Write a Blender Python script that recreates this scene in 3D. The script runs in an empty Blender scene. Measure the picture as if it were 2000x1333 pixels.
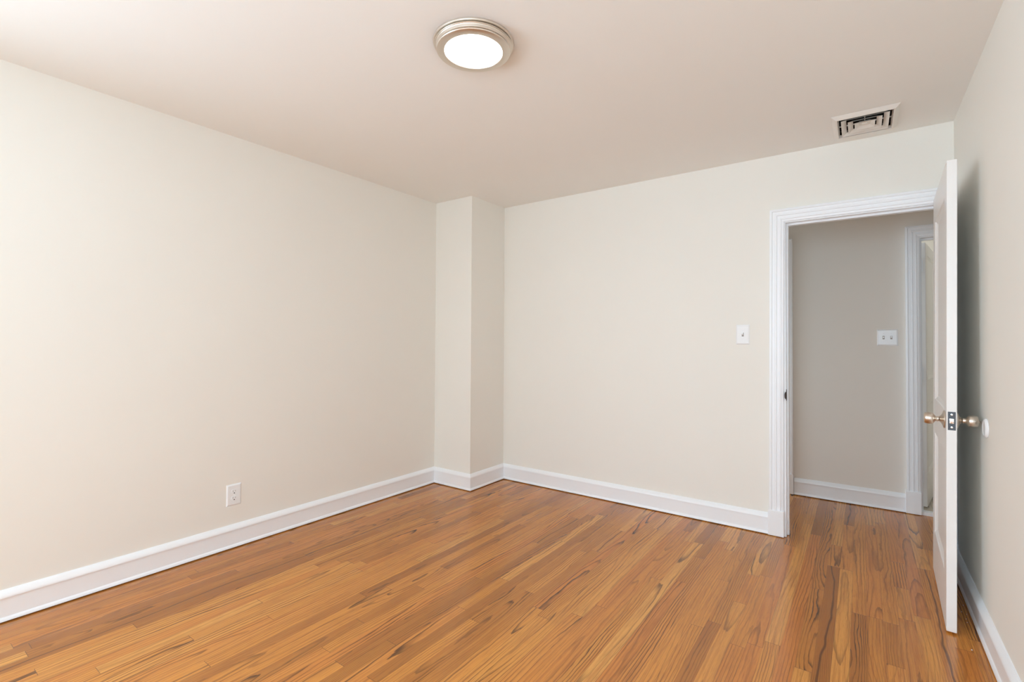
import bpy, bmesh, math, random
from mathutils import Vector, Matrix

scene = bpy.context.scene
COL = scene.collection
R = math.radians

# ------------------------------------------------------------------ camera
F_PX, YAW, PITCH, ROLL = 950.33, 0.6221, 0.0163, 0.0056
CAM = Vector((3.0281, -3.527, 1.2233))
cam_data = bpy.data.cameras.new('camera')
cam_data.sensor_width = 36.0
cam_data.lens = F_PX * 36.0 / 2000.0
cam_data.shift_y = -12.957 / 2000.0
cam_data.clip_start = 0.02
cam = bpy.data.objects.new('camera', cam_data)
COL.objects.link(cam)
cy, sy, cp, sp = math.cos(YAW), math.sin(YAW), math.cos(PITCH), math.sin(PITCH)
fw = Vector((-sy * cp, cy * cp, sp))
rt = Vector((cy, sy, 0.0))
up = rt.cross(fw)
cr, sr = math.cos(ROLL), math.sin(ROLL)
r2 = cr * rt + sr * up
u2 = -sr * rt + cr * up
cam.matrix_world = Matrix(((r2.x, u2.x, -fw.x, CAM.x), (r2.y, u2.y, -fw.y, CAM.y), (r2.z, u2.z, -fw.z, CAM.z), (0, 0, 0, 1)))
scene.camera = cam

# ------------------------------------------------------------------ world, daylight and added fill lights, exposure
world = bpy.data.worlds.new('daylight')
scene.world = world
world.use_nodes = True
bg = world.node_tree.nodes['Background']
bg.inputs[0].default_value = (0.80, 0.90, 1.0, 1)
bg.inputs[1].default_value = 1.2


def area_light(name, loc, size, rot, power, color):
    d = bpy.data.lights.new(name, 'AREA')
    d.shape = 'RECTANGLE'
    d.size, d.size_y = size
    d.energy = power
    d.color = color
    o = bpy.data.objects.new(name, d)
    o.location = loc
    o.rotation_euler = rot
    COL.objects.link(o)
    return o


WIN_Y = -5.40            # inner face of the window wall behind the camera
WIN_REAR = (2.15, 3.40)  # x range of the window behind the camera
WIN_SIDE = (-5.30, -4.05)  # y range of the window in the left wall, out of the picture
WIN_Z = (0.72, 2.12)
DAY = (0.668, 0.862, 1.035)
area_light('window_daylight', (sum(WIN_REAR) / 2, WIN_Y - 0.10, sum(WIN_Z) / 2), (WIN_REAR[1] - WIN_REAR[0] - 0.1, WIN_Z[1] - WIN_Z[0] - 0.1),
           (R(90), 0, 0), 54.0, DAY)
area_light('window_daylight', (-0.10, sum(WIN_SIDE) / 2, sum(WIN_Z) / 2), (WIN_SIDE[1] - WIN_SIDE[0] - 0.1, WIN_Z[1] - WIN_Z[0] - 0.1),
           (R(90), 0, R(-90)), 98.0, DAY)
area_light('bathroom_fill', (3.05, 3.12, 1.5), (0.6, 0.9), (R(-90), 0, 0), 22.0, (0.88, 0.95, 1.0))  # added fill behind the bathroom door; the bathroom wall has no window
area_light('hallway_fill', (1.33, 0.58, 0.75), (0.7, 0.9), (R(90), 0, R(-90)), 6.0, (0.80, 0.91, 1.0))   # added fill to brighten the hallway, set before its closed end wall

scene.view_settings.view_transform = 'Standard'
scene.view_settings.look = 'None'
scene.view_settings.gamma = 1.0
scene.view_settings.exposure = -0.11
scene.view_settings.use_curve_mapping = False
scene.cycles.diffuse_bounces = 10
scene.cycles.max_bounces = 14
scene.cycles.glossy_bounces = 6
scene.cycles.caustics_reflective = False
scene.cycles.caustics_refractive = False
scene.cycles.sample_clamp_indirect = 6.0

# ------------------------------------------------------------------ dimensions (metres)
H = 2.44                 # ceiling height
W = 3.4438               # right wall
PX, PY = 0.4094, 0.4557  # corner pillar
BW = 0.12                # back wall thickness
HALL = 1.045             # far wall of the hallway
DX0, DX1, DZ = 2.640, 3.385, 1.997   # bedroom doorway (inside the jambs)
BX0, BX1 = 3.380, 4.08               # bathroom doorway
LX0, LX1 = 1.76, 2.490               # doorway at the left of the hallway


# ------------------------------------------------------------------ materials
def new_mat(name):
    m = bpy.data.materials.new(name)
    m.use_nodes = True
    nt = m.node_tree
    return m, nt, nt.nodes['Principled BSDF']


def node(nt, kind, **kw):
    n = nt.nodes.new(kind)
    for k, v in kw.items():
        setattr(n, k, v)
    return n


def paint(name, color, rough=0.5, bump=0.02, scale=220.0, var=0.012, spec=0.35):
    m, nt, b = new_mat(name)
    tc = node(nt, 'ShaderNodeTexCoord')
    n1 = node(nt, 'ShaderNodeTexNoise')
    n1.inputs['Scale'].default_value = 2.3
    n1.inputs['Detail'].default_value = 3
    n2 = node(nt, 'ShaderNodeTexNoise')
    n2.inputs['Scale'].default_value = scale
    nt.links.new(tc.outputs['Object'], n1.inputs['Vector'])
    nt.links.new(tc.outputs['Object'], n2.inputs['Vector'])
    mix = node(nt, 'ShaderNodeMixRGB')
    mix.inputs[1].default_value = (*[c * (1 - var) for c in color], 1)
    mix.inputs[2].default_value = (*[min(1, c * (1 + var)) for c in color], 1)
    nt.links.new(n1.outputs['Fac'], mix.inputs[0])
    nt.links.new(mix.outputs[0], b.inputs['Base Color'])
    bp = node(nt, 'ShaderNodeBump')
    bp.inputs['Strength'].default_value = bump
    bp.inputs['Distance'].default_value = 0.002
    nt.links.new(n2.outputs['Fac'], bp.inputs['Height'])
    nt.links.new(bp.outputs['Normal'], b.inputs['Normal'])
    b.inputs['Roughness'].default_value = rough
    b.inputs['Specular IOR Level'].default_value = spec
    return m


def metal(name, color, rough, brushed=True):
    m, nt, b = new_mat(name)
    b.inputs['Metallic'].default_value = 1.0
    b.inputs['Base Color'].default_value = (*color, 1)
    b.inputs['Roughness'].default_value = rough
    if brushed:
        tc = node(nt, 'ShaderNodeTexCoord')
        mp = node(nt, 'ShaderNodeMapping')
        mp.inputs['Scale'].default_value = (60, 60, 900)
        n = node(nt, 'ShaderNodeTexNoise')
        n.inputs['Scale'].default_value = 3
        nt.links.new(tc.outputs['Object'], mp.inputs['Vector'])
        nt.links.new(mp.outputs['Vector'], n.inputs['Vector'])
        mr = node(nt, 'ShaderNodeMapRange')
        mr.inputs['To Min'].default_value = rough * 0.8
        mr.inputs['To Max'].default_value = rough * 1.25
        nt.links.new(n.outputs['Fac'], mr.inputs['Value'])
        nt.links.new(mr.outputs['Result'], b.inputs['Roughness'])
    return m


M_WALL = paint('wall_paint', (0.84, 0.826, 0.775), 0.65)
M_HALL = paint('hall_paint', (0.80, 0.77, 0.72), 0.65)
M_CEIL = paint('ceiling_paint', (0.87, 0.868, 0.845), 0.8)
M_TRIM = paint('trim_paint', (0.89, 0.92, 0.955), 0.32, 0.01, 60, 0.008, 0.5)
M_DOOR = paint('door_paint', (0.84, 0.83, 0.815), 0.35, 0.015, 60, 0.008, 0.5)
M_PLATE = paint('switch_plastic', (0.86, 0.88, 0.90), 0.25, 0.0, 60, 0.004, 0.5)
M_DARK = paint('dark_slot', (0.02, 0.02, 0.02), 0.6, 0.0)
M_GREY = paint('grey_slot', (0.35, 0.33, 0.31), 0.6, 0.0)
M_VENT = paint('vent_enamel', (0.80, 0.77, 0.72), 0.4, 0.01, 60, 0.008, 0.5)
M_VENTDARK = paint('duct_black', (0.03, 0.025, 0.02), 0.8, 0.0)
M_NICKEL = metal('brushed_nickel', (0.72, 0.64, 0.55), 0.30)
M_NICKEL_L = metal('satin_nickel', (0.80, 0.74, 0.66), 0.36)
M_STEEL = metal('dull_steel', (0.10, 0.105, 0.115), 0.45, False)
M_CHROME = metal('bright_steel', (0.85, 0.83, 0.80), 0.22, False)
M_BRONZE = metal('dark_bronze', (0.06, 0.045, 0.04), 0.5, False)

M_LENS, _nt, _b = new_mat('lit_lens')
_b.inputs['Base Color'].default_value = (0.9, 0.9, 0.9, 1)
_b.inputs['Emission Color'].default_value = (1.0, 0.97, 0.93, 1)
_b.inputs['Emission Strength'].default_value = 9.0
_b.inputs['Roughness'].default_value = 0.4

M_GLASS, _nt, _b = new_mat('window_glass')
_b.inputs['Base Color'].default_value = (1, 1, 1, 1)
_b.inputs['Roughness'].default_value = 0.02
_b.inputs['Transmission Weight'].default_value = 1.0
_b.inputs['IOR'].default_value = 1.0
_b.inputs['Specular IOR Level'].default_value = 0.3


def math_node(nt, op, a, b=None, c=None, clamp=False):
    n = node(nt, 'ShaderNodeMath', operation=op)
    n.use_clamp = clamp
    for i, v in enumerate((a, b, c)):
        if v is None:
            continue
        if isinstance(v, (int, float)):
            n.inputs[i].default_value = v
        else:
            nt.links.new(v, n.inputs[i])
    return n.outputs[0]


def ramp_node(nt, fac, stops):
    n = node(nt, 'ShaderNodeValToRGB')
    el = n.color_ramp.elements
    while len(el) < len(stops):
        el.new(0.5)
    for e, (p, c) in zip(el, stops):
        e.position = p
        e.color = (*c, 1)
    nt.links.new(fac, n.inputs[0])
    return n.outputs[0]


def combine(nt, x, y, z=0.0):
    n = node(nt, 'ShaderNodeCombineXYZ')
    for i, v in enumerate((x, y, z)):
        if isinstance(v, (int, float)):
            n.inputs[i].default_value = v
        else:
            nt.links.new(v, n.inputs[i])
    return n.outputs[0]


def noise(nt, vec, scale=1.0, detail=2.0, rough=0.5, dist=0.0):
    n = node(nt, 'ShaderNodeTexNoise')
    n.inputs['Scale'].default_value = scale
    n.inputs['Detail'].default_value = detail
    n.inputs['Roughness'].default_value = rough
    n.inputs['Distortion'].default_value = dist
    nt.links.new(vec, n.inputs['Vector'])
    return n.outputs['Fac']


def mixc(nt, fac, a, b, mode='MIX'):
    n = node(nt, 'ShaderNodeMixRGB', blend_type=mode)
    for i, v in enumerate((fac, a, b)):
        if isinstance(v, (int, float)):
            n.inputs[i].default_value = v
        elif isinstance(v, tuple):
            n.inputs[i].default_value = (*v, 1)
        else:
            nt.links.new(v, n.inputs[i])
    return n.outputs[0]


def uv_xy(nt, name):
    n = node(nt, 'ShaderNodeUVMap', uv_map=name)
    s = node(nt, 'ShaderNodeSeparateXYZ')
    nt.links.new(n.outputs[0], s.inputs[0])
    return s.outputs[0], s.outputs[1]


def smooth(nt, x, lo, hi):
    n = node(nt, 'ShaderNodeMapRange', interpolation_type='SMOOTHSTEP')
    nt.links.new(x, n.inputs['Value'])
    n.inputs['From Min'].default_value = lo
    n.inputs['From Max'].default_value = hi
    return n.outputs['Result']


BOARD = 0.0572


def oak_material():
    m, nt, b = new_mat('oak_strip_floor')
    u, v = uv_xy(nt, 'grain')          # metres across / along, shifted for each strip
    r1, r2_ = uv_xy(nt, 'random_a')
    r3, r4 = uv_xy(nt, 'random_b')
    e0, e1 = uv_xy(nt, 'ends')         # metres to the two butt ends
    seed = math_node(nt, 'MULTIPLY', r4, 37.0)
    # growth rings cut by the saw: distance from a wandering pith line
    wob = noise(nt, combine(nt, math_node(nt, 'MULTIPLY', u, 6.0), math_node(nt, 'MULTIPLY', v, 1.5), seed), 1.0, 3.0, 0.55)
    wob2 = noise(nt, combine(nt, math_node(nt, 'MULTIPLY', u, 45.0), math_node(nt, 'MULTIPLY', v, 7.0), seed), 1.0, 2.0, 0.5)
    x0 = math_node(nt, 'MULTIPLY', math_node(nt, 'SUBTRACT', r1, 0.5), 0.15)
    xx = math_node(nt, 'ADD', math_node(nt, 'SUBTRACT', math_node(nt, 'SUBTRACT', u, BOARD / 2), x0), math_node(nt, 'MULTIPLY', math_node(nt, 'SUBTRACT', wob, 0.5), 0.022))
    depth = math_node(nt, 'ADD', math_node(nt, 'MULTIPLY', r2_, 0.035),
                      math_node(nt, 'MULTIPLY', noise(nt, combine(nt, 0.0, math_node(nt, 'MULTIPLY', v, 0.8), seed), 1.0, 1.5, 0.5), 0.095))
    rr = math_node(nt, 'SQRT', math_node(nt, 'ADD', math_node(nt, 'MULTIPLY', xx, xx), math_node(nt, 'MULTIPLY', depth, depth)))
    rr = math_node(nt, 'ADD', rr, math_node(nt, 'MULTIPLY', math_node(nt, 'SUBTRACT', wob2, 0.5), 0.0060))
    period = math_node(nt, 'ADD', math_node(nt, 'MULTIPLY', r3, 0.0075), 0.0045)
    saw = math_node(nt, 'FRACT', math_node(nt, 'DIVIDE', rr, period))
    ring = math_node(nt, 'MULTIPLY', smooth(nt, saw, 0.58, 0.94), math_node(nt, 'SUBTRACT', 1.0, smooth(nt, saw, 0.95, 1.0)))
    # strips differ in how strongly the figure shows; it also comes and goes along one strip
    patch = noise(nt, combine(nt, math_node(nt, 'MULTIPLY', u, 12.0), math_node(nt, 'MULTIPLY', v, 1.7), math_node(nt, 'ADD', seed, 5.0)), 1.0, 2.0, 0.5)
    amp = math_node(nt, 'MULTIPLY', smooth(nt, patch, 0.30, 0.68), smooth(nt, noise(nt, combine(nt, seed, r1, r3), 2.0, 0.0), 0.28, 0.72))
    amp = math_node(nt, 'ADD', math_node(nt, 'MULTIPLY', amp, 0.78), 0.28)
    ring = math_node(nt, 'MULTIPLY', ring, amp)
    # pores: short fine streaks
    pore = noise(nt, combine(nt, math_node(nt, 'MULTIPLY', u, 620.0), math_node(nt, 'MULTIPLY', v, 17.0), seed), 1.0, 2.0, 0.6)
    streak = noise(nt, combine(nt, math_node(nt, 'MULTIPLY', u, 130.0), math_node(nt, 'MULTIPLY', v, 2.2), seed), 1.0, 3.0, 0.6)
    blotch = noise(nt, combine(nt, math_node(nt, 'MULTIPLY', u, 14.0), math_node(nt, 'MULTIPLY', v, 2.4), math_node(nt, 'ADD', seed, 11.0)), 1.0, 3.0, 0.55)
    tone = ramp_node(nt, r3, [(0.0, (0.311, 0.113, 0.023)), (0.14, (0.426, 0.164, 0.032)), (0.30, (0.561, 0.223, 0.041)), (0.50, (0.643, 0.265, 0.050)),
                              (0.68, (0.570, 0.200, 0.039)), (0.84, (0.664, 0.288, 0.059)), (1.0, (0.727, 0.344, 0.081))])
    hue = mixc(nt, math_node(nt, 'MULTIPLY', r2_, 0.30), tone, (0.633, 0.244, 0.046))
    c = mixc(nt, math_node(nt, 'MULTIPLY', smooth(nt, streak, 0.40, 0.70), 0.55), hue, (0.367, 0.119, 0.026))
    c = mixc(nt, math_node(nt, 'MULTIPLY', smooth(nt, blotch, 0.52, 0.78), 0.38), c, (0.275, 0.090, 0.022))
    c = mixc(nt, math_node(nt, 'MULTIPLY', smooth(nt, pore, 0.50, 0.72), 0.45), c, (0.265, 0.086, 0.021))
    c = mixc(nt, ring, c, (0.078, 0.031, 0.011))
    # a few strips carry one dark mineral streak
    vein = math_node(nt, 'ABSOLUTE', math_node(nt, 'ADD', math_node(nt, 'SUBTRACT', u, 0.030), math_node(nt, 'MULTIPLY', math_node(nt, 'SUBTRACT', wob, 0.5), 0.075)))
    vein = math_node(nt, 'MULTIPLY', math_node(nt, 'SUBTRACT', 1.0, smooth(nt, vein, 0.0006, 0.0060)), math_node(nt, 'GREATER_THAN', r1, 0.945))
    c = mixc(nt, math_node(nt, 'MULTIPLY', vein, 0.80), c, (0.082, 0.028, 0.011))
    # hairline joints between the strips
    side = math_node(nt, 'MINIMUM', u, math_node(nt, 'SUBTRACT', BOARD, u))
    endd = math_node(nt, 'MINIMUM', e0, e1)
    jn = noise(nt, combine(nt, math_node(nt, 'MULTIPLY', v, 3.0), seed, 0.0), 1.0, 2.0)
    j1 = math_node(nt, 'MULTIPLY', math_node(nt, 'SUBTRACT', 1.0, smooth(nt, side, 0.0003, 0.0011)), smooth(nt, jn, 0.35, 0.65))
    j2 = math_node(nt, 'SUBTRACT', 1.0, smooth(nt, endd, 0.0004, 0.0014))
    joint = math_node(nt, 'MAXIMUM', j1, j2)
    c = mixc(nt, math_node(nt, 'MULTIPLY', joint, 0.75), c, (0.075, 0.035, 0.018))
    nt.links.new(c, b.inputs['Base Color'])
    rg = node(nt, 'ShaderNodeMapRange')
    nt.links.new(blotch, rg.inputs['Value'])
    rg.inputs['To Min'].default_value = 0.13
    rg.inputs['To Max'].default_value = 0.22
    nt.links.new(rg.outputs['Result'], b.inputs['Roughness'])
    b.inputs['Specular IOR Level'].default_value = 0.5
    # the finish is slightly wavy
    tc = node(nt, 'ShaderNodeTexCoord')
    wav = noise(nt, tc.outputs['Object'], 9.0, 2.0)
    hgt = math_node(nt, 'SUBTRACT', math_node(nt, 'MULTIPLY', wav, 1.0), math_node(nt, 'MULTIPLY', joint, 0.25))
    bp = node(nt, 'ShaderNodeBump')
    bp.inputs['Strength'].default_value = 0.25
    bp.inputs['Distance'].default_value = 0.003
    nt.links.new(hgt, bp.inputs['Height'])
    nt.links.new(bp.outputs['Normal'], b.inputs['Normal'])
    return m


M_OAK = oak_material()


def tile_material():
    m, nt, b = new_mat('basketweave_tile')
    tc = node(nt, 'ShaderNodeTexCoord')
    s = node(nt, 'ShaderNodeSeparateXYZ')
    nt.links.new(tc.outputs['Object'], s.inputs[0])
    p = 0.05
    fx = math_node(nt, 'FRACT', math_node(nt, 'DIVIDE', s.outputs[0], p))
    fy = math_node(nt, 'FRACT', math_node(nt, 'DIVIDE', s.outputs[1], p))
    dx = math_node(nt, 'ABSOLUTE', math_node(nt, 'SUBTRACT', fx, 0.5))
    dy = math_node(nt, 'ABSOLUTE', math_node(nt, 'SUBTRACT', fy, 0.5))
    dot = math_node(nt, 'LESS_THAN', math_node(nt, 'MAXIMUM', dx, dy), 0.17)
    grout = math_node(nt, 'GREATER_THAN', math_node(nt, 'MAXIMUM', dx, dy), 0.46)
    border = math_node(nt, 'GREATER_THAN', s.outputs[1], 1.185)
    c = mixc(nt, math_node(nt, 'MULTIPLY', dot, border), (0.55, 0.50, 0.43), (0.03, 0.03, 0.03))
    c = mixc(nt, math_node(nt, 'MULTIPLY', math_node(nt, 'MULTIPLY', grout, border), 0.6), c, (0.2, 0.18, 0.15))
    nt.links.new(c, b.inputs['Base Color'])
    b.inputs['Roughness'].default_value = 0.3
    return m


M_TILE = tile_material()


# ------------------------------------------------------------------ mesh helpers
def finish(name, bm, mat, parent=None, smooth_angle=None):
    bmesh.ops.recalc_face_normals(bm, faces=bm.faces)
    me = bpy.data.meshes.new(name)
    bm.to_mesh(me)
    bm.free()
    if smooth_angle is not None:
        me.polygons.foreach_set('use_smooth', [True] * len(me.polygons))
        me.set_sharp_from_angle(angle=R(smooth_angle))
    me.materials.append(mat)
    o = bpy.data.objects.new(name, me)
    COL.objects.link(o)
    if parent is not None:
        o.parent = parent
    return o


def empty(name, loc=(0, 0, 0), rot=(0, 0, 0)):
    o = bpy.data.objects.new(name, None)
    o.location = loc
    o.rotation_euler = rot
    o.empty_display_size = 0.05
    COL.objects.link(o)
    return o


def tag(o, label, cat, kind=None, group=None):
    o['label'] = label
    o['category'] = cat
    if kind:
        o['kind'] = kind
    if group:
        o['group'] = group
    return o


def add_box(bm, lo, hi, bevel=0.0, seg=2):
    x0, y0, z0 = lo
    x1, y1, z1 = hi
    vs = [bm.verts.new(p) for p in ((x0, y0, z0), (x1, y0, z0), (x1, y1, z0), (x0, y1, z0), (x0, y0, z1), (x1, y0, z1), (x1, y1, z1), (x0, y1, z1))]
    fs = [bm.faces.new([vs[i] for i in f]) for f in ((0, 3, 2, 1), (4, 5, 6, 7), (0, 1, 5, 4), (1, 2, 6, 5), (2, 3, 7, 6), (3, 0, 4, 7))]
    if bevel > 0:
        es = list({e for f in fs for e in f.edges})
        bmesh.ops.bevel(bm, geom=es, offset=bevel, segments=seg, affect='EDGES', profile=0.5)
    return vs


def boxes(*bs):
    bm = bmesh.new()
    for lo, hi in bs:
        add_box(bm, lo, hi)
    return bm


def lathe(profile, seg=48, axis='Z'):
    """profile: list of (radius, height); closed at the axis where radius is 0."""
    bm = bmesh.new()
    rings = []

    def P(r, a, h):
        c, s = r * math.cos(a), r * math.sin(a)
        return {'Z': (c, s, h), 'Y': (c, h, s), 'X': (h, c, s)}[axis]
    for r, h in profile:
        if r < 1e-6:
            rings.append([bm.verts.new(P(0, 0, h))])
        else:
            rings.append([bm.verts.new(P(r, 2 * math.pi * k / seg, h)) for k in range(seg)])
    for a, b in zip(rings, rings[1:]):
        for k in range(seg):
            k2 = (k + 1) % seg
            if len(a) == 1 and len(b) == 1:
                continue
            if len(a) == 1:
                bm.faces.new((a[0], b[k], b[k2]))
            elif len(b) == 1:
                bm.faces.new((a[k], a[k2], b[0]))
            else:
                bm.faces.new((a[k], a[k2], b[k2], b[k]))
    return bm


def sweep(path, profile, to3d):
    """Sweeps a closed profile (offset to the right of travel, height) along a 2D path with mitred corners; one bmesh per segment."""
    n = len(path)
    offs = []
    nrm = []
    for a, b in zip(path, path[1:]):
        d = Vector((b[0] - a[0], b[1] - a[1])).normalized()
        nrm.append(Vector((d.y, -d.x)))
    for i in range(n):
        if i == 0:
            offs.append(nrm[0])
        elif i == n - 1:
            offs.append(nrm[-1])
        else:
            m = (nrm[i - 1] + nrm[i])
            m = m / (1 + nrm[i - 1].dot(nrm[i]))
            offs.append(m)
    out = []
    for i in range(n - 1):
        bm = bmesh.new()
        rings = []
        for j in (i, i + 1):
            rings.append([bm.verts.new(to3d(path[j][0] + offs[j].x * o, path[j][1] + offs[j].y * o, h)) for o, h in profile])
        k = len(profile)
        for q in range(k):
            q2 = (q + 1) % k
            bm.faces.new((rings[0][q], rings[0][q2], rings[1][q2], rings[1][q]))
        bm.faces.new(rings[0])
        bm.faces.new(rings[1][::-1])
        out.append(bm)
    return out


# ------------------------------------------------------------------ floor: one oak strip floor running from the bedroom into the hall
def build_floor():
    rnd = random.Random(11)
    bm = bmesh.new()
    L = {k: bm.loops.layers.uv.new(k) for k in ('grain', 'random_a', 'random_b', 'ends')}
    n0, n1 = int(math.floor(-0.02 / BOARD)), int(math.ceil(4.75 / BOARD))
    for i in range(n0, n1):
        x0, x1 = i * BOARD + 0.013, (i + 1) * BOARD + 0.013
        ymin, ymax = (WIN_Y - 0.05, HALL + 0.02) if x0 < W + 0.06 else (0.05, HALL + 0.02)
        y = ymin - rnd.uniform(0, 1.0)
        while y < ymax:
            ln = rnd.choice((0.35, 0.55, 0.8, 1.0, 1.25, 1.5, 1.8, 2.1)) * rnd.uniform(0.9, 1.1)
            ya, yb = max(y, ymin), min(y + ln, ymax)
            if yb > ymin + 1e-4:
                vs = [bm.verts.new(p) for p in ((x0, ya, 0), (x1, ya, 0), (x1, yb, 0), (x0, yb, 0))]
                f = bm.faces.new(vs)
                ra = (rnd.random(), rnd.random())
                rb = (rnd.random(), rnd.random())
                off = rnd.uniform(0, 50)
                da, db = ya - y, y + ln - ya
                ea, eb = yb - y, y + ln - yb
                for lp, g, e in zip(f.loops, ((0, ya), (BOARD, ya), (BOARD, yb), (0, yb)), ((da, db), (da, db), (ea, eb), (ea, eb))):
                    lp[L['grain']].uv = (g[0], g[1] + off)
                    lp[L['random_a']].uv = ra
                    lp[L['random_b']].uv = rb
                    lp[L['ends']].uv = e
            y += ln
    me = bpy.data.meshes.new('floor')
    bm.to_mesh(me)
    bm.free()
    me.materials.append(M_OAK)
    o = bpy.data.objects.new('floor', me)
    COL.objects.link(o)
    return tag(o, 'glossy orange-brown oak strip floor running into the hallway', 'floor', 'structure')


build_floor()

# ------------------------------------------------------------------ walls and ceilings
T = 0.12


def struct(name, bm, mat, label, cat='wall'):
    return tag(finish(name, bm, mat), label, cat, 'structure')


struct('wall_left', boxes(((-T, WIN_Y - T, 0), (0, WIN_SIDE[0], H)), ((-T, WIN_SIDE[1], 0), (0, 0.12, H)), ((-T, WIN_SIDE[0], 0), (0, WIN_SIDE[1], WIN_Z[0])),
                           ((-T, WIN_SIDE[0], WIN_Z[1]), (0, WIN_SIDE[1], H))), M_WALL, 'long plain cream wall on the left with one outlet')
struct('wall_right', boxes(((W, WIN_Y - T, 0), (W + T, 0, H))), M_WALL, 'cream wall on the right behind the open door')
OX0, OX1, OZ = DX0 - 0.02, DX1 + 0.02, DZ + 0.02
struct('wall_back', boxes(((0, 0, 0), (OX0, BW, H)), ((OX1, 0, 0), (W + T, BW, H)), ((OX0, 0, OZ), (OX1, BW, H))), M_WALL,
       'cream back wall with the doorway and a light switch')
struct('pillar', boxes(((0, -PY, 0), (PX, 0, H))), M_WALL, 'square cream boxed column standing in the far corner', 'pillar')
# wall behind the camera with a window opening
struct('wall_front', boxes(((0, WIN_Y - T, 0), (WIN_REAR[0], WIN_Y, H)), ((WIN_REAR[1], WIN_Y - T, 0), (W, WIN_Y, H)), ((WIN_REAR[0], WIN_Y - T, 0), (WIN_REAR[1], WIN_Y, WIN_Z[0])),
                           ((WIN_REAR[0], WIN_Y - T, WIN_Z[1]), (WIN_REAR[1], WIN_Y, H))), M_WALL, 'cream window wall behind the viewer')
for nm, loc, rz, (w0, w1), lab in (('window_1', (sum(WIN_REAR) / 2, WIN_Y - 0.08, WIN_Z[0]), 0, WIN_REAR, 'white sash window behind the viewer'),
                                   ('window_2', (-0.08, sum(WIN_SIDE) / 2, WIN_Z[0]), R(-90), WIN_SIDE, 'white sash window near the viewer in the left wall')):
    t = empty(nm, loc, (0, 0, rz))
    tag(t, lab, 'window', 'structure')
    hw, hh = (w1 - w0) / 2, WIN_Z[1] - WIN_Z[0]
    f = 0.045
    finish('window_frame', boxes(((-hw, .0, 0), (hw, .04, f)), ((-hw, .0, hh - f), (hw, .04, hh)), ((-hw, .0, f), (-hw + f, .04, hh - f)),
                                 ((hw - f, .0, f), (hw, .04, hh - f)), ((-hw + f, .0, hh / 2 - .02), (hw - f, .04, hh / 2 + .02))), M_TRIM, t)
    finish('window_sill', boxes(((-hw, .04, .0), (hw, .14, .02))), M_TRIM, t)

# ceiling with a rectangular hole for the vent
VX0, VX1, VY0, VY1 = 2.905, 3.197, -0.425, -0.100
hx0, hx1, hy0, hy1 = VX0 + .03, VX1 - .03, VY0 + .03, VY1 - .03
struct('ceiling', boxes(((-T, WIN_Y - T, H), (hx0, BW, H + .1)), ((hx1, WIN_Y - T, H), (W + T, BW, H + .1)), ((hx0, WIN_Y - T, H), (hx1, hy0, H + .1)),
                        ((hx0, hy1, H), (hx1, BW, H + .1))), M_CEIL, 'flat off-white bedroom ceiling with light and vent', 'ceiling')

# hallway and bathroom shells
LOX0, LOX1 = LX0 - .02, LX1 + .02
BOX0, BOX1 = BX0 - .02, BX1 + .02
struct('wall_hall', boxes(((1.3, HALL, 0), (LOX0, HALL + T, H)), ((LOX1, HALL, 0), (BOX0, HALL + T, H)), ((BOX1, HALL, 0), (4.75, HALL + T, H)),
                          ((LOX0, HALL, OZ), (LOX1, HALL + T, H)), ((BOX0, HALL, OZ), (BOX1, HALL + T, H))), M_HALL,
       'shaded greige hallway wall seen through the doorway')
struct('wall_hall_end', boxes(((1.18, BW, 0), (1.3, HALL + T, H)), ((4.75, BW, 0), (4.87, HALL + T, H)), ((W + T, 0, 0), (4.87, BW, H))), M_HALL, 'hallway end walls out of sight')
struct('ceiling_hall', boxes(((1.18, BW, H), (4.87, HALL + T, H + .1))), M_CEIL, 'hallway ceiling', 'ceiling')
struct('floor_bathroom', boxes(((2.7, HALL + .02, -.05), (4.9, 3.3, 0.02))), M_TILE, 'beige and black mosaic tile floor of the bathroom', 'floor')
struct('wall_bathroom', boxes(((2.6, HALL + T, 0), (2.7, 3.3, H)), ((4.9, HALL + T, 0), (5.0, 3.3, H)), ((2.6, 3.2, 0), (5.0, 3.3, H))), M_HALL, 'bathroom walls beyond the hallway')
struct('ceiling_bathroom', boxes(((2.6, HALL + T, H), (5.0, 3.3, H + .1))), M_CEIL, 'bathroom ceiling', 'ceiling')
struct('trim_threshold', boxes(((BX0 - .005, HALL - .003, 0), (BX1 + .005, HALL + .05, 0.024))), M_TRIM, 'white threshold strip under the bathroom doorway', 'threshold')

# ------------------------------------------------------------------ baseboards
BB = [(0, .007), (.0135, .007), (.0135, .104), (0, .104)]
CAP = [(0, .1035), (.0135, .1035), (.0200, .1050), (.0205, .1100), (.0180, .1160), (.0140, .1240), (.0075, .1325), (.0040, .1365), (0, .1370)]
SHOE = [(.0130, .006), (.0215, .006), (.0213, .0095), (.0195, .0150), (.0165, .0200), (.0135, .0225), (.0130, .0225)]


def baseboards(path, names):
    """names: one (name, label) per group of consecutive segments: (name, label, [segment indices])."""
    z = lambda x, y, h: (x, y, h)
    segs = {k: sweep(path, prof, z) for k, prof in (('board', BB), ('cap_moulding', CAP), ('shoe_moulding', SHOE))}
    for name, label, idx in names:
        e = empty(name, (path[idx[0]][0], path[idx[0]][1], 0))
        tag(e, label, 'baseboard', 'structure')
        for k, lst in segs.items():
            bm = bmesh.new()
            for i in idx:
                me = bpy.data.meshes.new('tmp')
                lst[i].to_mesh(me)
                bm.from_mesh(me)
                bpy.data.meshes.remove(me)
            bmesh.ops.translate(bm, verts=bm.verts, vec=-e.location)
            finish(k, bm, M_TRIM, e, 35)


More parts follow.
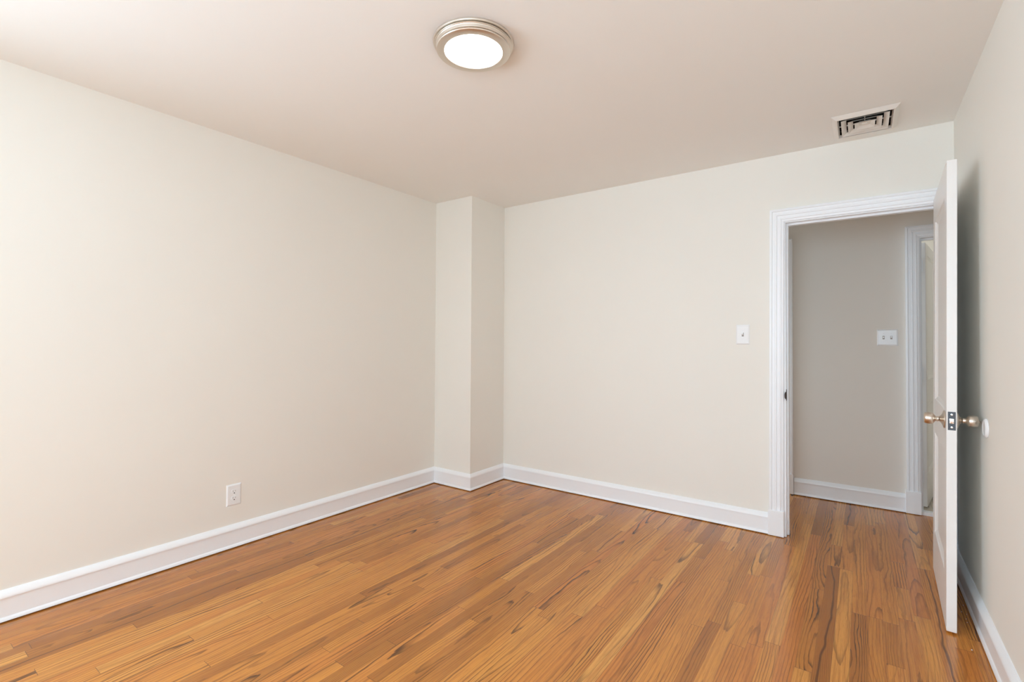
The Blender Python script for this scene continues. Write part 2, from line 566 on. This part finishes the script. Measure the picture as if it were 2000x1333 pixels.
baseboards([(0, WIN_Y), (0, -PY), (PX, -PY), (PX, 0), (2.546, 0)],
           [('baseboard_left', 'tall white baseboard along the left wall', [0]),
            ('baseboard_pillar', 'white baseboard wrapping the boxed corner column', [1, 2]),
            ('baseboard_back', 'tall white baseboard along the back wall', [3])])
baseboards([(W, -0.021), (W, WIN_Y)], [('baseboard_right', 'white baseboard running along the right wall past the door', [0])])
baseboards([(LX1 + .092, HALL), (BX0 - .091, HALL)], [('baseboard_hall', 'white baseboard on the hallway wall beyond the doorway', [0])])
baseboards([(BX1 + .095, HALL), (4.75, HALL)], [('baseboard_hall_right', 'white baseboard right of the bathroom doorway', [0])])

# ------------------------------------------------------------------ door frames
CASING = [(0, 0), (0, .0225), (.006, .0240), (.013, .0235), (.0155, .0175), (.0300, .0170), (.0325, .0205), (.0400, .0205), (.0425, .0150),
          (.0560, .0145), (.0585, .0175), (.0640, .0170), (.0665, .0120), (.0760, .0115), (.0800, .0080), (.0800, 0)]


def door_frame(name, label, x0, x1, z1, yf, thick, side_clip=None, lean=0.0, stop_at=0.045, plinth=True, both=False, stop=True):
    """x0, x1, z1: opening inside the jambs; yf: wall face towards the bedroom; thick: wall thickness."""
    e = empty(name, (x0, yf, 0))
    tag(e, label, 'door frame', 'structure')
    inv = Matrix.Translation(-e.location)

    def place(nm, bm, mat=M_TRIM, sm=None):
        bmesh.ops.transform(bm, matrix=inv, verts=bm.verts)
        if side_clip:
            for v in bm.verts:
                v.co.x = min(v.co.x, side_clip - e.location.x)
        return finish(nm, bm, mat, e, sm)
    rv = 0.006
    cw = 0.080
    zb = 0.158 if plinth else 0.003
    outer = [(x0 - rv - cw - lean, zb), (x0 - rv - cw, z1 + rv + cw), (x1 + rv + cw, z1 + rv + cw), (x1 + rv + cw, zb)]
    faces = [(yf, -1)] + ([(yf + thick, 1)] if both else [])
    for fy, sg in faces:
        for bm in sweep(outer, CASING, lambda x, z, h: (x, fy + sg * h, z)):
            place('casing', bm, sm=40)
        if plinth:
            for px0, px1 in ((x0 - rv - cw - .008 - lean, x0 - rv + .002 - lean * .9), (x1 + rv - .002, x1 + rv + cw + .004)):
                bm = bmesh.new()
                a, b2 = sorted((fy, fy + sg * 0.0265))
                add_box(bm, (px0, a, .003), (px1, b2, .163), .003)
                place('plinth_block', bm)
    jt = 0.02
    y0, y1 = yf + .001, yf + thick - .001
    bm = boxes(((x0 - jt, y0, .002), (x0, y1, z1 + jt)), ((x1, y0, .002), (x1 + jt, y1, z1 + jt)), ((x0, y0, z1), (x1, y1, z1 + jt)))
    place('jamb', bm)
    if stop:
        s0, s1, sp_ = yf + stop_at, yf + stop_at + .035, .011
        bm = boxes(((x0, s0, .003), (x0 + sp_, s1, z1)), ((x1 - sp_, s0, .003), (x1, s1, z1)), ((x0 + sp_, s0, z1 - sp_), (x1 - sp_, s1, z1)))
        place('door_stop', bm)
    return e


fr1 = door_frame('trim_1', 'white moulded casing around the open bedroom doorway', DX0, DX1, DZ, 0.0, BW, side_clip=W - .0005, lean=0.008)
# strike plate with a rounded lip on the left jamb
bm = bmesh.new()
add_box(bm, (0.0002, 0.004, 0.862), (0.0016, 0.034, 0.932), 0.0005, 1)
lip = [(0.0, 0.0)] + [(-0.0065 * math.sin(math.pi * k / 12), -0.023 * math.cos(math.pi * k / 12)) for k in range(13)]
for dz in (0,):
    ring_a = [bm.verts.new((x + .0012, -0.0006, 0.897 + z)) for x, z in lip[1:]]
    ring_b = [bm.verts.new((x + .0012, -0.0230, 0.897 + z)) for x, z in lip[1:]]
    bm.faces.new(ring_a)
    bm.faces.new(ring_b[::-1])
    for k in range(len(ring_a)):
        k2 = (k + 1) % len(ring_a)
        bm.faces.new((ring_a[k], ring_a[k2], ring_b[k2], ring_b[k]))
sp1 = finish('strike_plate', bm, M_BRONZE, fr1)
sp1['label'] = 'small dark strike plate lip on the left jamb'

door_frame('trim_2', 'white moulded casing of the bathroom doorway across the hall', BX0, BX1, DZ, HALL, T, stop_at=0.055)
door_frame('trim_3', 'white casing edge at the far left of the hallway', LX0, LX1, DZ, HALL, T, stop_at=0.055)


# ------------------------------------------------------------------ doors
def panel_door(root, w, h, t, panels, stile, mat, hinge_side=True):
    """Local frame: hinge edge at x=0, leaf along +x, thickness 0..t along y, z up. Frame and panels are parts of their own."""
    zs = [0.0] + [v for p in panels for v in p] + [h]
    bm = bmesh.new()
    add_box(bm, (0, 0, 0), (stile, t, h), .0018, 1)
    add_box(bm, (w - stile, 0, 0), (w, t, h), .0018, 1)
    for a, b in zip(zs[0::2], zs[1::2]):
        add_box(bm, (stile - .001, 0.0002, a), (w - stile + .001, t - .0002, b))
    finish('stile_and_rail_frame', bm, mat, root)
    steps = [(-.001, .0004), (.004, .0012), (.007, .0048), (.020, .0115), (.024, .0125), (.024, .0125)]
    for z0, z1 in panels:
        bm = bmesh.new()
        for face in (0, 1):
            rings = []
            for ins, dp in steps:
                y = dp if face == 0 else t - dp
                rings.append([bm.verts.new(p) for p in ((stile + ins, y, z0 + ins), (w - stile - ins, y, z0 + ins), (w - stile - ins, y, z1 - ins), (stile + ins, y, z1 - ins))])
            for a, b in zip(rings[:-1], rings[1:-1]):
                for k in range(4):
                    k2 = (k + 1) % 4
                    bm.faces.new((a[k], a[k2], b[k2], b[k]) if face == 0 else (a[k2], a[k], b[k], b[k2]))
            q = rings[-2]
            bm.faces.new(q if face == 0 else q[::-1])
            for v in rings[-1]:
                bm.verts.remove(v)
        me = bpy.data.meshes.new('panel')
        bm.to_mesh(me)
        bm.free()
        me.materials.append(mat)
        o = bpy.data.objects.new('panel', me)
        COL.objects.link(o)
        o.parent = root


KNOB = [(0, 0), (.0375, 0), (.0385, .0030), (.0368, .0058), (.0265, .0090), (.0170, .0130), (.0125, .0180), (.0115, .0220), (.0112, .0300), (.0125, .0330), (.0175, .0360),
        (.0240, .0405), (.0256, .0455), (.0255, .0560), (.0238, .0650), (.0218, .0695), (.0195, .0708), (0, .0714)]


def knobset(root, xk, zk, t, latch=True, button=True):
    for sg, y in ((-1, 0.0), (1, t)):
        ros = [(r, h) for r, h in KNOB[:7]] + [(.0100, .0195), (0, .0195)]
        body = [(0, .0180)] + KNOB[7:]
        a = lathe([(r, sg * h) for r, h in ros], 40, 'Y')
        b = lathe([(r, sg * h) for r, h in body], 40, 'Y')
        for m_ in (a, b):
            bmesh.ops.translate(m_, verts=m_.verts, vec=(xk, y, zk))
        k = finish('door_knob', b, M_NICKEL, root, 40)
        finish('rosette', a, M_NICKEL, k, 40)
        if sg == 1 and button:
            c = lathe([(0, .0705), (.0062, .0705), (.0055, .0745), (0, .0790)], 20, 'Y')
            bmesh.ops.translate(c, verts=c.verts, vec=(xk, y, zk))
            finish('turn_button', c, M_NICKEL, k, 40)


def hinges(root, t, zs, y):
    for z in zs:
        bm = lathe([(0, -.045), (.006, -.045), (.006, .045), (0, .045)], 16, 'Z')
        bmesh.ops.translate(bm, verts=bm.verts, vec=(-.004, y, z))
        add_box(bm, (-.0012, min(y, t / 2), z - .044), (.0004, max(y, t / 2), z + .044))
        finish('hinge', bm, M_TRIM, root, 40)


LEAF_T = 0.034
PANELS = [(0.225, 0.755), (0.925, 1.872)]
# bedroom door: hinge at the right jamb, swung almost square into the room
DL = 0.742
d1 = empty('door_1')
# leaf local +x runs from hinge to free edge; local y=0 is the left (hall-side) face
ang = math.atan2(-0.755 + 0.012, 3.3165 - 3.3418)
mrot = Matrix.Rotation(ang, 4, 'Z')
lean = Matrix.Rotation(R(0.42), 4, 'Y')
d1.matrix_world = Matrix.Translation((3.3418, -0.012, 0.008)) @ lean @ mrot
tag(d1, 'white two-panel bedroom door standing open near the right wall', 'door', 'structure')
panel_door(d1, DL, 2.008, LEAF_T, PANELS, 0.105, M_DOOR)
knobset(d1, DL - 0.060, 0.890, LEAF_T)
bm = bmesh.new()
add_box(bm, (DL - .0004, LEAF_T / 2 - .0125, .852), (DL + .0012, LEAF_T / 2 + .0125, .930), .0006, 1)
lp = finish('latch_plate', bm, M_STEEL, d1)
bm = bmesh.new()
add_box(bm, (DL + .0010, LEAF_T / 2 - .0075, .880), (DL + .0080, LEAF_T / 2 + .0075, .902), .002, 2)
bmesh.ops.translate(bm, verts=[v for v in bm.verts if v.co.y < LEAF_T / 2 and v.co.x > DL + .004], vec=(-.004, 0, 0))
finish('latch_bolt', bm, M_CHROME, lp, 40)
for z in (.864, .918):
    c = lathe([(0, 0), (.0045, 0), (.0040, .0012), (0, .0016)], 16, 'X')
    bmesh.ops.translate(c, verts=c.verts, vec=(DL + .0012, LEAF_T / 2, z))
    finish('screw', c, M_CHROME, lp, 40)
hinges(d1, LEAF_T, (0.22, 1.0, 1.78), LEAF_T + .004)

# bathroom door: hinge at the left jamb, swung into the bathroom
d2 = empty('door_2')
d2.matrix_world = Matrix.Translation((BX0 + .040, HALL + T + .006, 0.030)) @ Matrix.Rotation(R(80), 4, 'Z')
tag(d2, 'white panelled bathroom door swung inward, seen through the narrow gap', 'door', 'structure')
panel_door(d2, 0.69, 1.95, LEAF_T, PANELS, 0.095, M_DOOR)
knobset(d2, 0.63, 0.88, LEAF_T)
hinges(d2, LEAF_T, (0.22, 0.98, 1.78), LEAF_T + .004)

# closed door at the left of the hallway
d3 = empty('door_3')
d3.matrix_world = Matrix.Translation((LX0 + .003, HALL + .018, 0.008))
tag(d3, 'closed white panelled door at the left of the hallway', 'door', 'structure')
panel_door(d3, LX1 - LX0 - .006, 1.984, LEAF_T, PANELS, 0.1, M_DOOR)
knobset(d3, 0.06, 0.89, LEAF_T, False, False)

# ------------------------------------------------------------------ ceiling light
LCX, LCY = 1.752, -2.027
cl = empty('ceiling_light', (LCX, LCY, H))
tag(cl, 'round lit flush ceiling light with brushed nickel rings', 'ceiling light')
finish('base_ring', lathe([(0, 0), (.163, 0), (.1635, -.004), (.162, -.008), (.157, -.0088), (.1545, -.0088), (.1480, -.0088), (.1470, -.0115), (0, -.0115)], 96), M_NICKEL_L, cl, 30)
finish('stepped_band', lathe([(.120, -.0113), (.1560, -.0113), (.1570, -.0128), (.1558, -.0142), (.1525, -.0145), (.1520, -.0160), (.1505, -.0175), (.1490, -.0262), (.1480, -.0270), (.1425, -.0272), (.1420, -.0292),
                              (.120, -.0290)], 96), M_NICKEL_L, cl, 30)
finish('trim_ring', lathe([(.112, -.0290), (.1470, -.0290), (.1495, -.0302), (.1500, -.0325), (.1480, -.0350), (.1400, -.0370), (.1240, -.0385), (.1185, -.0375), (.1170, -.0350),
                           (.112, -.0340)], 96), M_NICKEL_L, cl, 30)
finish('diffuser', lathe([(0, -.0395), (.04, -.0392), (.08, -.0383), (.105, -.0370), (.1175, -.0352), (.1175, -.0320), (0, -.0320)], 96), M_LENS, cl, 50)['label'] = 'glowing white lens'

# ------------------------------------------------------------------ ceiling vent
vx, vy = (VX0 + VX1) / 2, (VY0 + VY1) / 2
cv = empty('ceiling_vent', (vx, vy, H))
tag(cv, 'square cream ceiling air vent with nested louvres above the doorway', 'vent')


def rect_frustum(bm, a, za, b, zb, th=0.0012):
    """Sloped square band from half-size a at height za to half-size b at height zb, as a thin closed shell."""
    ring = lambda s, z: [bm.verts.new((sx * s[0], sy * s[1], z)) for sx, sy in ((-1, -1), (1, -1), (1, 1), (-1, 1))]
    A, B = ring(a, za), ring(b, zb)
    A2, B2 = ring((a[0] - th, a[1] - th), za), ring((b[0] - th, b[1] - th), zb)
    for k in range(4):
        k2 = (k + 1) % 4
        for p, q in ((A, B), (B, B2), (B2, A2), (A2, A)):
            bm.faces.new((p[k], p[k2], q[k2], q[k]))


hw, hd = (VX1 - VX0) / 2, (VY1 - VY0) / 2
bm = bmesh.new()
rings = []
for ins, z in ((0, -.0002), (0, -.002), (.018, -.017), (.0245, -.018), (.026, -.016), (.027, .02), (.030, .02), (.030, -.0002)):
    rings.append([bm.verts.new((sx * (hw - ins), sy * (hd - ins), z)) for sx, sy in ((-1, -1), (1, -1), (1, 1), (-1, 1))])
for a, b in zip(rings, rings[1:] + rings[:1]):
    for k in range(4):
        k2 = (k + 1) % 4
        bm.faces.new((a[k], a[k2], b[k2], b[k]))
finish('outer_flange', bm, M_VENT, cv)
for k in range(3):
    a = (hw - .041 - .030 * k, hd - .041 - .034 * k)
    b = (a[0] - .022, a[1] - .024)
    bm = bmesh.new()
    rect_frustum(bm, b, -.0035, a, -.0180)
    finish('louvre', bm, M_VENT, cv)
bm = bmesh.new()
add_box(bm, (-b[0] - .001, -b[1] - .001, -.0060), (b[0] + .001, b[1] + .001, -.0030), .0005, 1)
add_box(bm, (-.013, -.012, -.0150), (.013, -.006, -.0055), .001, 1)
finish('centre_plate', bm, M_VENT, cv)
finish('cross_bar', boxes(((-.002, -(hd - .03), -.004), (.002, -b[1] - .002, .002)), ((-.002, b[1] + .002, -.004), (.002, hd - .03, .002)), ((-(hw - .03), -.002, -.004), (-b[0] - .002, .002, .002)), ((b[0] + .002, -.002, -.004), (hw - .03, .002, .002))), M_VENT, cv)
bx, by = hx1 - vx, hy1 - vy
finish('duct_boot', boxes(((-bx, -by, .085), (bx, by, .095)), ((-bx, -by, .021), (-bx + .004, by, .085)), ((bx - .004, -by, .021), (bx, by, .085)),
                          ((-bx + .004, -by, .021), (bx - .004, -by + .004, .085)), ((-bx + .004, by - .004, .021), (bx - .004, by, .085))), M_VENTDARK, cv)['label'] = 'black duct opening'


# ------------------------------------------------------------------ wall plates
def plate_mesh(w, h, t=0.006):
    bm = bmesh.new()
    rings = []
    for ins, d in ((0, 0), (0, .0012), (.004, .0045), (.009, t), (.009, t)):
        rings.append([bm.verts.new((sx * (w / 2 - ins), -d, sz * (h / 2 - ins))) for sx, sz in ((-1, -1), (1, -1), (1, 1), (-1, 1))])
    for a, b in zip(rings[:-1], rings[1:-1]):
        for k in range(4):
            k2 = (k + 1) % 4
            bm.faces.new((a[k], a[k2], b[k2], b[k]))
    bm.faces.new(rings[-2])
    bm.faces.new(rings[0][::-1])
    for v in rings[-1]:
        bm.verts.remove(v)
    return bm


def screw_mesh(x, z, y):
    c = lathe([(0, 0), (.0032, 0), (.0028, -.0010), (0, -.0013)], 14, 'Y')
    bmesh.ops.translate(c, verts=c.verts, vec=(x, y, z))
    return c


def outlet(loc, rz, w, h, label):
    e = empty('wall_outlet', loc, (0, 0, rz))
    tag(e, label, 'outlet')
    finish('cover_plate', plate_mesh(w, h), M_PLATE, e)
    for dz in (.0195, -.0195):
        bm = bmesh.new()
        n = 28
        pts = []
        for k in range(n):
            a = 2 * math.pi * k / n
            pts.append((.0172 * math.cos(a), max(-.0132, min(.0132, .0172 * math.sin(a)))))
        A = [bm.verts.new((x, -.0058, z + dz)) for x, z in pts]
        B = [bm.verts.new((x, -.0078, z + dz)) for x, z in pts]
        bm.faces.new(B)
        for k in range(n):
            bm.faces.new((A[k], A[(k + 1) % n], B[(k + 1) % n], B[k]))
        rec = finish('receptacle', bm, M_PLATE, e)
        for sx, hh_ in ((-.0064, .0045), (.0064, .0038)):
            finish('slot', boxes(((sx - .0012, -.0081, dz + .0030 - hh_), (sx + .0012, -.0077, dz + .0030 + hh_))), M_GREY, rec)
        c = lathe([(0, -.0077), (.0032, -.0077), (.0032, -.0082), (0, -.0082)], 16, 'Y')
        bmesh.ops.translate(c, verts=c.verts, vec=(0, 0, dz - .0085))
        finish('ground_hole', c, M_DARK, rec)
    finish('screw', screw_mesh(0, 0, -.006), M_PLATE, e, 40)
    return e


def switch(name, loc, w, h, toggles, label):
    e = empty(name, loc)
    tag(e, label, 'light switch')
    finish('cover_plate', plate_mesh(w, h), M_PLATE, e)
    for x, upd in toggles:
        fr = finish('toggle_frame', boxes(((x - .0062, -.0064, -.0125), (x + .0062, -.0058, .0125))), M_GREY, e)
        bm = bmesh.new()
        add_box(bm, (x - .0044, -.0165, -.0035), (x + .0044, -.0060, .0085), .0015, 2)
        bmesh.ops.translate(bm, verts=[v for v in bm.verts if v.co.y < -.010], vec=(0, 0, .006 * upd))
        finish('toggle', bm, M_PLATE, e, 40)
        for z in (.030, -.030):
            finish('screw', screw_mesh(x, z, -.006), M_PLATE, e, 40)
    return e


outlet((0.0, -2.128, 0.3105), R(90), 0.084, 0.125, 'white two-socket outlet low on the long left wall')
outlet((W, -1.416, 0.3525), R(-90), 0.082, 0.116, 'white outlet on the right wall, cut off by the photo edge')
switch('light_switch', (2.390, 0.0, 1.283), 0.082, 0.130, [(0.0, 1)], 'white single toggle switch left of the doorway')
switch('light_switch', (3.1885, HALL, 1.274), 0.124, 0.122, [(-.023, -.3), (.023, .6)], 'white double toggle switch plate on the hallway wall')

# round wall bumper behind the knob
bm = lathe([(0, -.0005), (.039, -.0005), (.0395, -.004), (.037, -.008), (.031, -.0105), (.029, -.0095), (.022, -.0085), (0, -.0080)], 48, 'X')
wbm = finish('wall_bumper', bm, M_PLATE, None, 40)
wbm.location = (W, -0.785, 0.884)
tag(wbm, 'round white door bumper on the right wall behind the knob', 'door bumper')

# a few white chips lying on the floor behind the door
rnd = random.Random(5)
for i, (x, y) in enumerate(((3.412, -.4185), (3.3964, -.4978), (3.4118, -.5125), (3.4034, -.5642), (3.4021, -.5994), (3.3828, -.8514))):
    bm = bmesh.new()
    bmesh.ops.create_icosphere(bm, subdivisions=1, radius=.0026 if i == 5 else .0017)
    for v in bm.verts:
        v.co *= rnd.uniform(.7, 1.25)
        v.co.z *= .55
    zmin = min(v.co.z for v in bm.verts)
    bmesh.ops.translate(bm, verts=bm.verts, vec=(0, 0, -zmin))
    o = finish('paint_chip', bm, M_PLATE)
    o.location = (x, y, 0.0002)
    if i == 5:
        tag(o, 'larger white paint chip on the floor just past the door edge', 'paint chip')
    else:
        tag(o, 'tiny white paint chip on the floor behind the open door', 'paint chip', None, 'paint chips behind the door')
